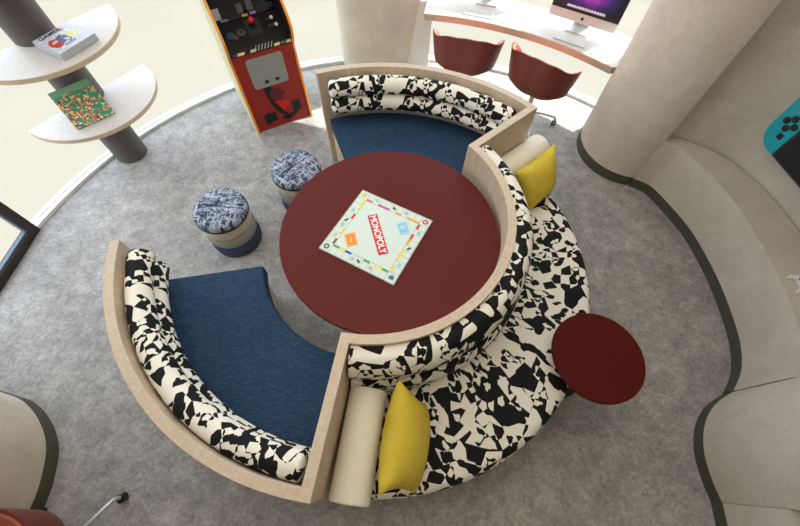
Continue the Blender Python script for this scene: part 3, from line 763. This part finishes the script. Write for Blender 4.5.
flat('printed_art', [(.335, .31), (.35, .32), (.35, .34), (.335, .335)], PB, FX, fp, .0006, .0032)
b = MB(); b.prism(rrect(.10, .425, .42, .69, .03), 0, .006, FX); cp = b.build('coin_door', GREYP, t, bevel=.002)
for u in (.205, .305): flat('coin_slot', [(u, .455), (u+.038, .455), (u+.038, .482), (u, .482)], PB, FX, cp, .0055, .0075)
D0, D1 = (.076, .73), (.36, .862)
dk, DX, DH = slab('control_deck', D0, D1, PB, .02)
tr_ = [((236, 208, 110), .06, .12), ((60, 64, 80), .02, .05), ((200, 190, 150), .17, .22), ((228, 200, 110), .38, .43), ((90, 96, 110), .44, .49), ((236, 214, 130), .49, .53)]
for k, (c, u0, u1) in enumerate(tr_): flat('trim_decal', [(u0, .004), (u1, .004), (u1+.012, .028), (u0+.012, .028)], pm(c), DX, dk)
for k in range(6): flat('trim_decal', [(.21+k*.028, .008), (.218+k*.028, .008), (.244+k*.028, .055), (.238+k*.028, .055)], pm((188, 190, 190)), DX, dk)
for (u, v, r, c) in ((.085, .19, .034, (34, 76, 92)), (.175, .195, .034, (86, 92, 62)), (.118, .165, .02, (120, 50, 70)), (.175, .2, .018, (30, 34, 40))):
    flat('deck_decal', ell(u, v, r, r*.9), pm(c), DX, dk, .0005, .0015+.0003*(r < .03))
flat('deck_decal', [(.235, .14), (.355, .14), (.355, .29), (.235, .29)], plain('deck_grey_outline', (44, 44, 48), .5), DX, dk, .0003, .0009)
b = MB(); b.lathe([(0, 0), (.03, 0), (.028, .006), (.008, .008), (.007, .05), (0, .05)], c=(.285, .225, 0), n=24, X=DX); js = b.build('joystick', BLACK, t, smooth=40)
b = MB(); b.lathe([(.026*math.sin(PI*k/10), .07-.026*math.cos(PI*k/10)) for k in range(11)], c=(.285, .225, 0), n=24, X=DX); b.build('joystick_ball', plain('glossy_red', (222, 44, 34), .2), js, smooth=80)
for (u, v, c, nm) in ((.465, .255, (236, 232, 228), 'white_button'), (.48, .185, (236, 232, 228), 'white_button'), (.43, .25, (70, 72, 66), 'dark_button'), (.42, .19, (84, 86, 66), 'dark_button'), (.445, .19, (84, 86, 66), 'dark_button')):
    r = .016 if nm[0] == 'w' else .010
    b = MB(); b.lathe([(0, 0), (r, 0), (r, .006), (r*.8, .010), (0, .011)], c=(u, v, 0), n=20, X=DX); b.build(nm, pm(c), t, smooth=40)
S0, S1 = (.362, .868), (.47, 1.36)
scp, SX, SH = slab('screen_panel', S0, S1, plain('dark_screen_glass', (10, 10, 14), .12))
for (u0, u1, v0, v1, c) in ((.02, .075, .02, .10, (190, 190, 186)), (.215, .265, .03, .10, (96, 94, 92)), (.30, .35, .035, .11, (96, 94, 92)), (.06, .12, -.002, .016, (110, 140, 170)), (.08, .21, .004, .009, (60, 80, 110)), (.37, .52, .02, .06, (28, 40, 60)), (.36, .51, .075, .08, (60, 66, 80)), (.24, .29, .001, .02, (206, 186, 70)), (.31, .36, .004, .024, (150, 140, 190))):
    flat('screen_graphic', [(u0, v0), (u1, v0), (u1, v1), (u0, v1)], pm(c), SX, scp, .0005, .0015)
slab('speaker_panel', (.47, 1.36), (.27, 1.60), PB)
slab('marquee', (.27, 1.60), (.27, 1.79), REDP)
b = MB(); b.box((AW/2, (AD+.27)/2, 1.785), (IW, AD-.27, .02)); b.box((AW/2, AD-.012, .9), (IW, .02, 1.76)); b.build('back_panel', PB, t)

# ------------------------------------------------------------------ giant handheld console on the wall
KO = Vector((2.5596, 2.193, .775)); kd = Vector((.19, -.982, 0)).normalized(); kn = Vector((kd.y, -kd.x, 0))
if kn.x > 0: kn = -kn
km = Matrix((kd, Vector((0, 0, 1)), kn)).transposed().to_4x4()
t = thing('wall_console', 'oversized handheld game console with teal grip and black screen mounted on the right wall', 'console display', tuple(KO)); 
t.rotation_euler = km.to_euler()
TEAL = plain('teal_plastic', (0, 158, 172), .4); CORAL = plain('coral_plastic', (226, 88, 76), .4)
KH = .50; JW = .175; SWD = .76
def half(x0, x1, side):
    pts = []; r = .13; n = 10
    if side < 0: pts = [(x1, 0)]+[(x1, KH)]+[(x0+r+r*math.cos(PI/2+PI/2*k/n), KH-r+r*math.sin(PI/2+PI/2*k/n)) for k in range(n+1)]+[(x0+r+r*math.cos(PI+PI/2*k/n), r+r*math.sin(PI+PI/2*k/n)) for k in range(n+1)]
    else: pts = [(x0, 0)]+[(x1-r+r*math.cos(-PI/2+PI/2*k/n), r+r*math.sin(-PI/2+PI/2*k/n)) for k in range(n+1)]+[(x1-r+r*math.cos(PI/2*k/n), KH-r+r*math.sin(PI/2*k/n)) for k in range(n+1)]+[(x0, KH)]
    return pts
b = MB(); b.prism(half(0, JW, -1), -.02, .035); lj = b.build('left_grip', TEAL, t, bevel=.006)
b = MB(); b.prism(half(JW+SWD, 2*JW+SWD, 1), -.02, .035); rj = b.build('right_grip', CORAL, t, bevel=.006)
b = MB(); b.box((JW+SWD/2, KH/2, .008), (SWD, KH, .05)); b.build('screen_body', plain('charcoal_plastic', (40, 40, 42), .5), t, bevel=.003)
b = MB(); b.box((JW+SWD/2, KH/2, .034), (SWD-.03, KH-.03, .004)); b.build('screen', plain('black_screen', (10, 9, 9), .6), t)
def disc(x, y, r, nm, parent, h=.012):
    b = MB(); b.lathe([(0, .034), (r, .034), (r, .034+h*.7), (r*.85, .034+h), (0, .034+h)], c=(x, y, 0), n=24); b.build(nm, BLACK, parent, smooth=40)
for dx, dy in ((.036, 0), (-.036, 0), (0, .036), (0, -.036)): disc(.10+dx, .205+dy, .0215, 'direction_button', lj)
disc(.09, .36, .034, 'thumb_stick', lj, .03)
b = MB(); b.box((.118, .115, .038), (.034, .034, .01)); b.build('capture_button', BLACK, lj)
for dx, dy in ((.034, 0), (-.034, 0), (0, .034), (0, -.034)): disc(JW+SWD+.085+dx, .36+dy, .017, 'action_button', rj)
disc(JW+SWD+.085, .205, .034, 'thumb_stick', rj, .03)
b = MB(); b.box((JW+SWD/2, KH/2, -.045), (.3, .2, .06)); b.build('wall_bracket', BLACK, t)

# game controllers lying on the bench
def gamepad(x, y, rz, label):
    t = thing('game_controller', label, 'controller', (x, y, .526), rz, 'white controllers on the bench'); t.scale = (.72, .78, .8)
    hp = [(0, .036), (.03, .038), (.055, .034), (.07, .016), (.082, -.03), (.083, -.06), (.074, -.074), (.062, -.066), (.05, -.035), (.035, -.016), (.015, -.012)]
    poly = catmull(hp, 4)+[(-a, b_) for a, b_ in catmull(hp, 4)[::-1][:-1]]
    b = MB(); b.prism(poly, 0, .03); b.build('controller_body', plain('white_plastic', (228, 228, 226), .4), t, smooth=30)
    for (u, v, r, h) in ((.028, -.0, .013, .012), (-.028, -.0, .013, .012), (.05, .018, .008, .006), (-.05, .018, .009, .006)):
        b = MB(); b.lathe([(0, .029), (r, .029), (r, .03+h), (0, .03+h)], c=(u, v, 0), n=18); b.build('thumb_stick' if h > .01 else 'button', BLACK, t, smooth=40)
    return t
gamepad(2.57, 1.135, math.radians(-80), 'white game controller on the bench, the upper one, prongs toward the room')
gamepad(2.60, 1.0, math.radians(-75), 'white game controller on the bench, the lower one, almost cut off by the picture edge')
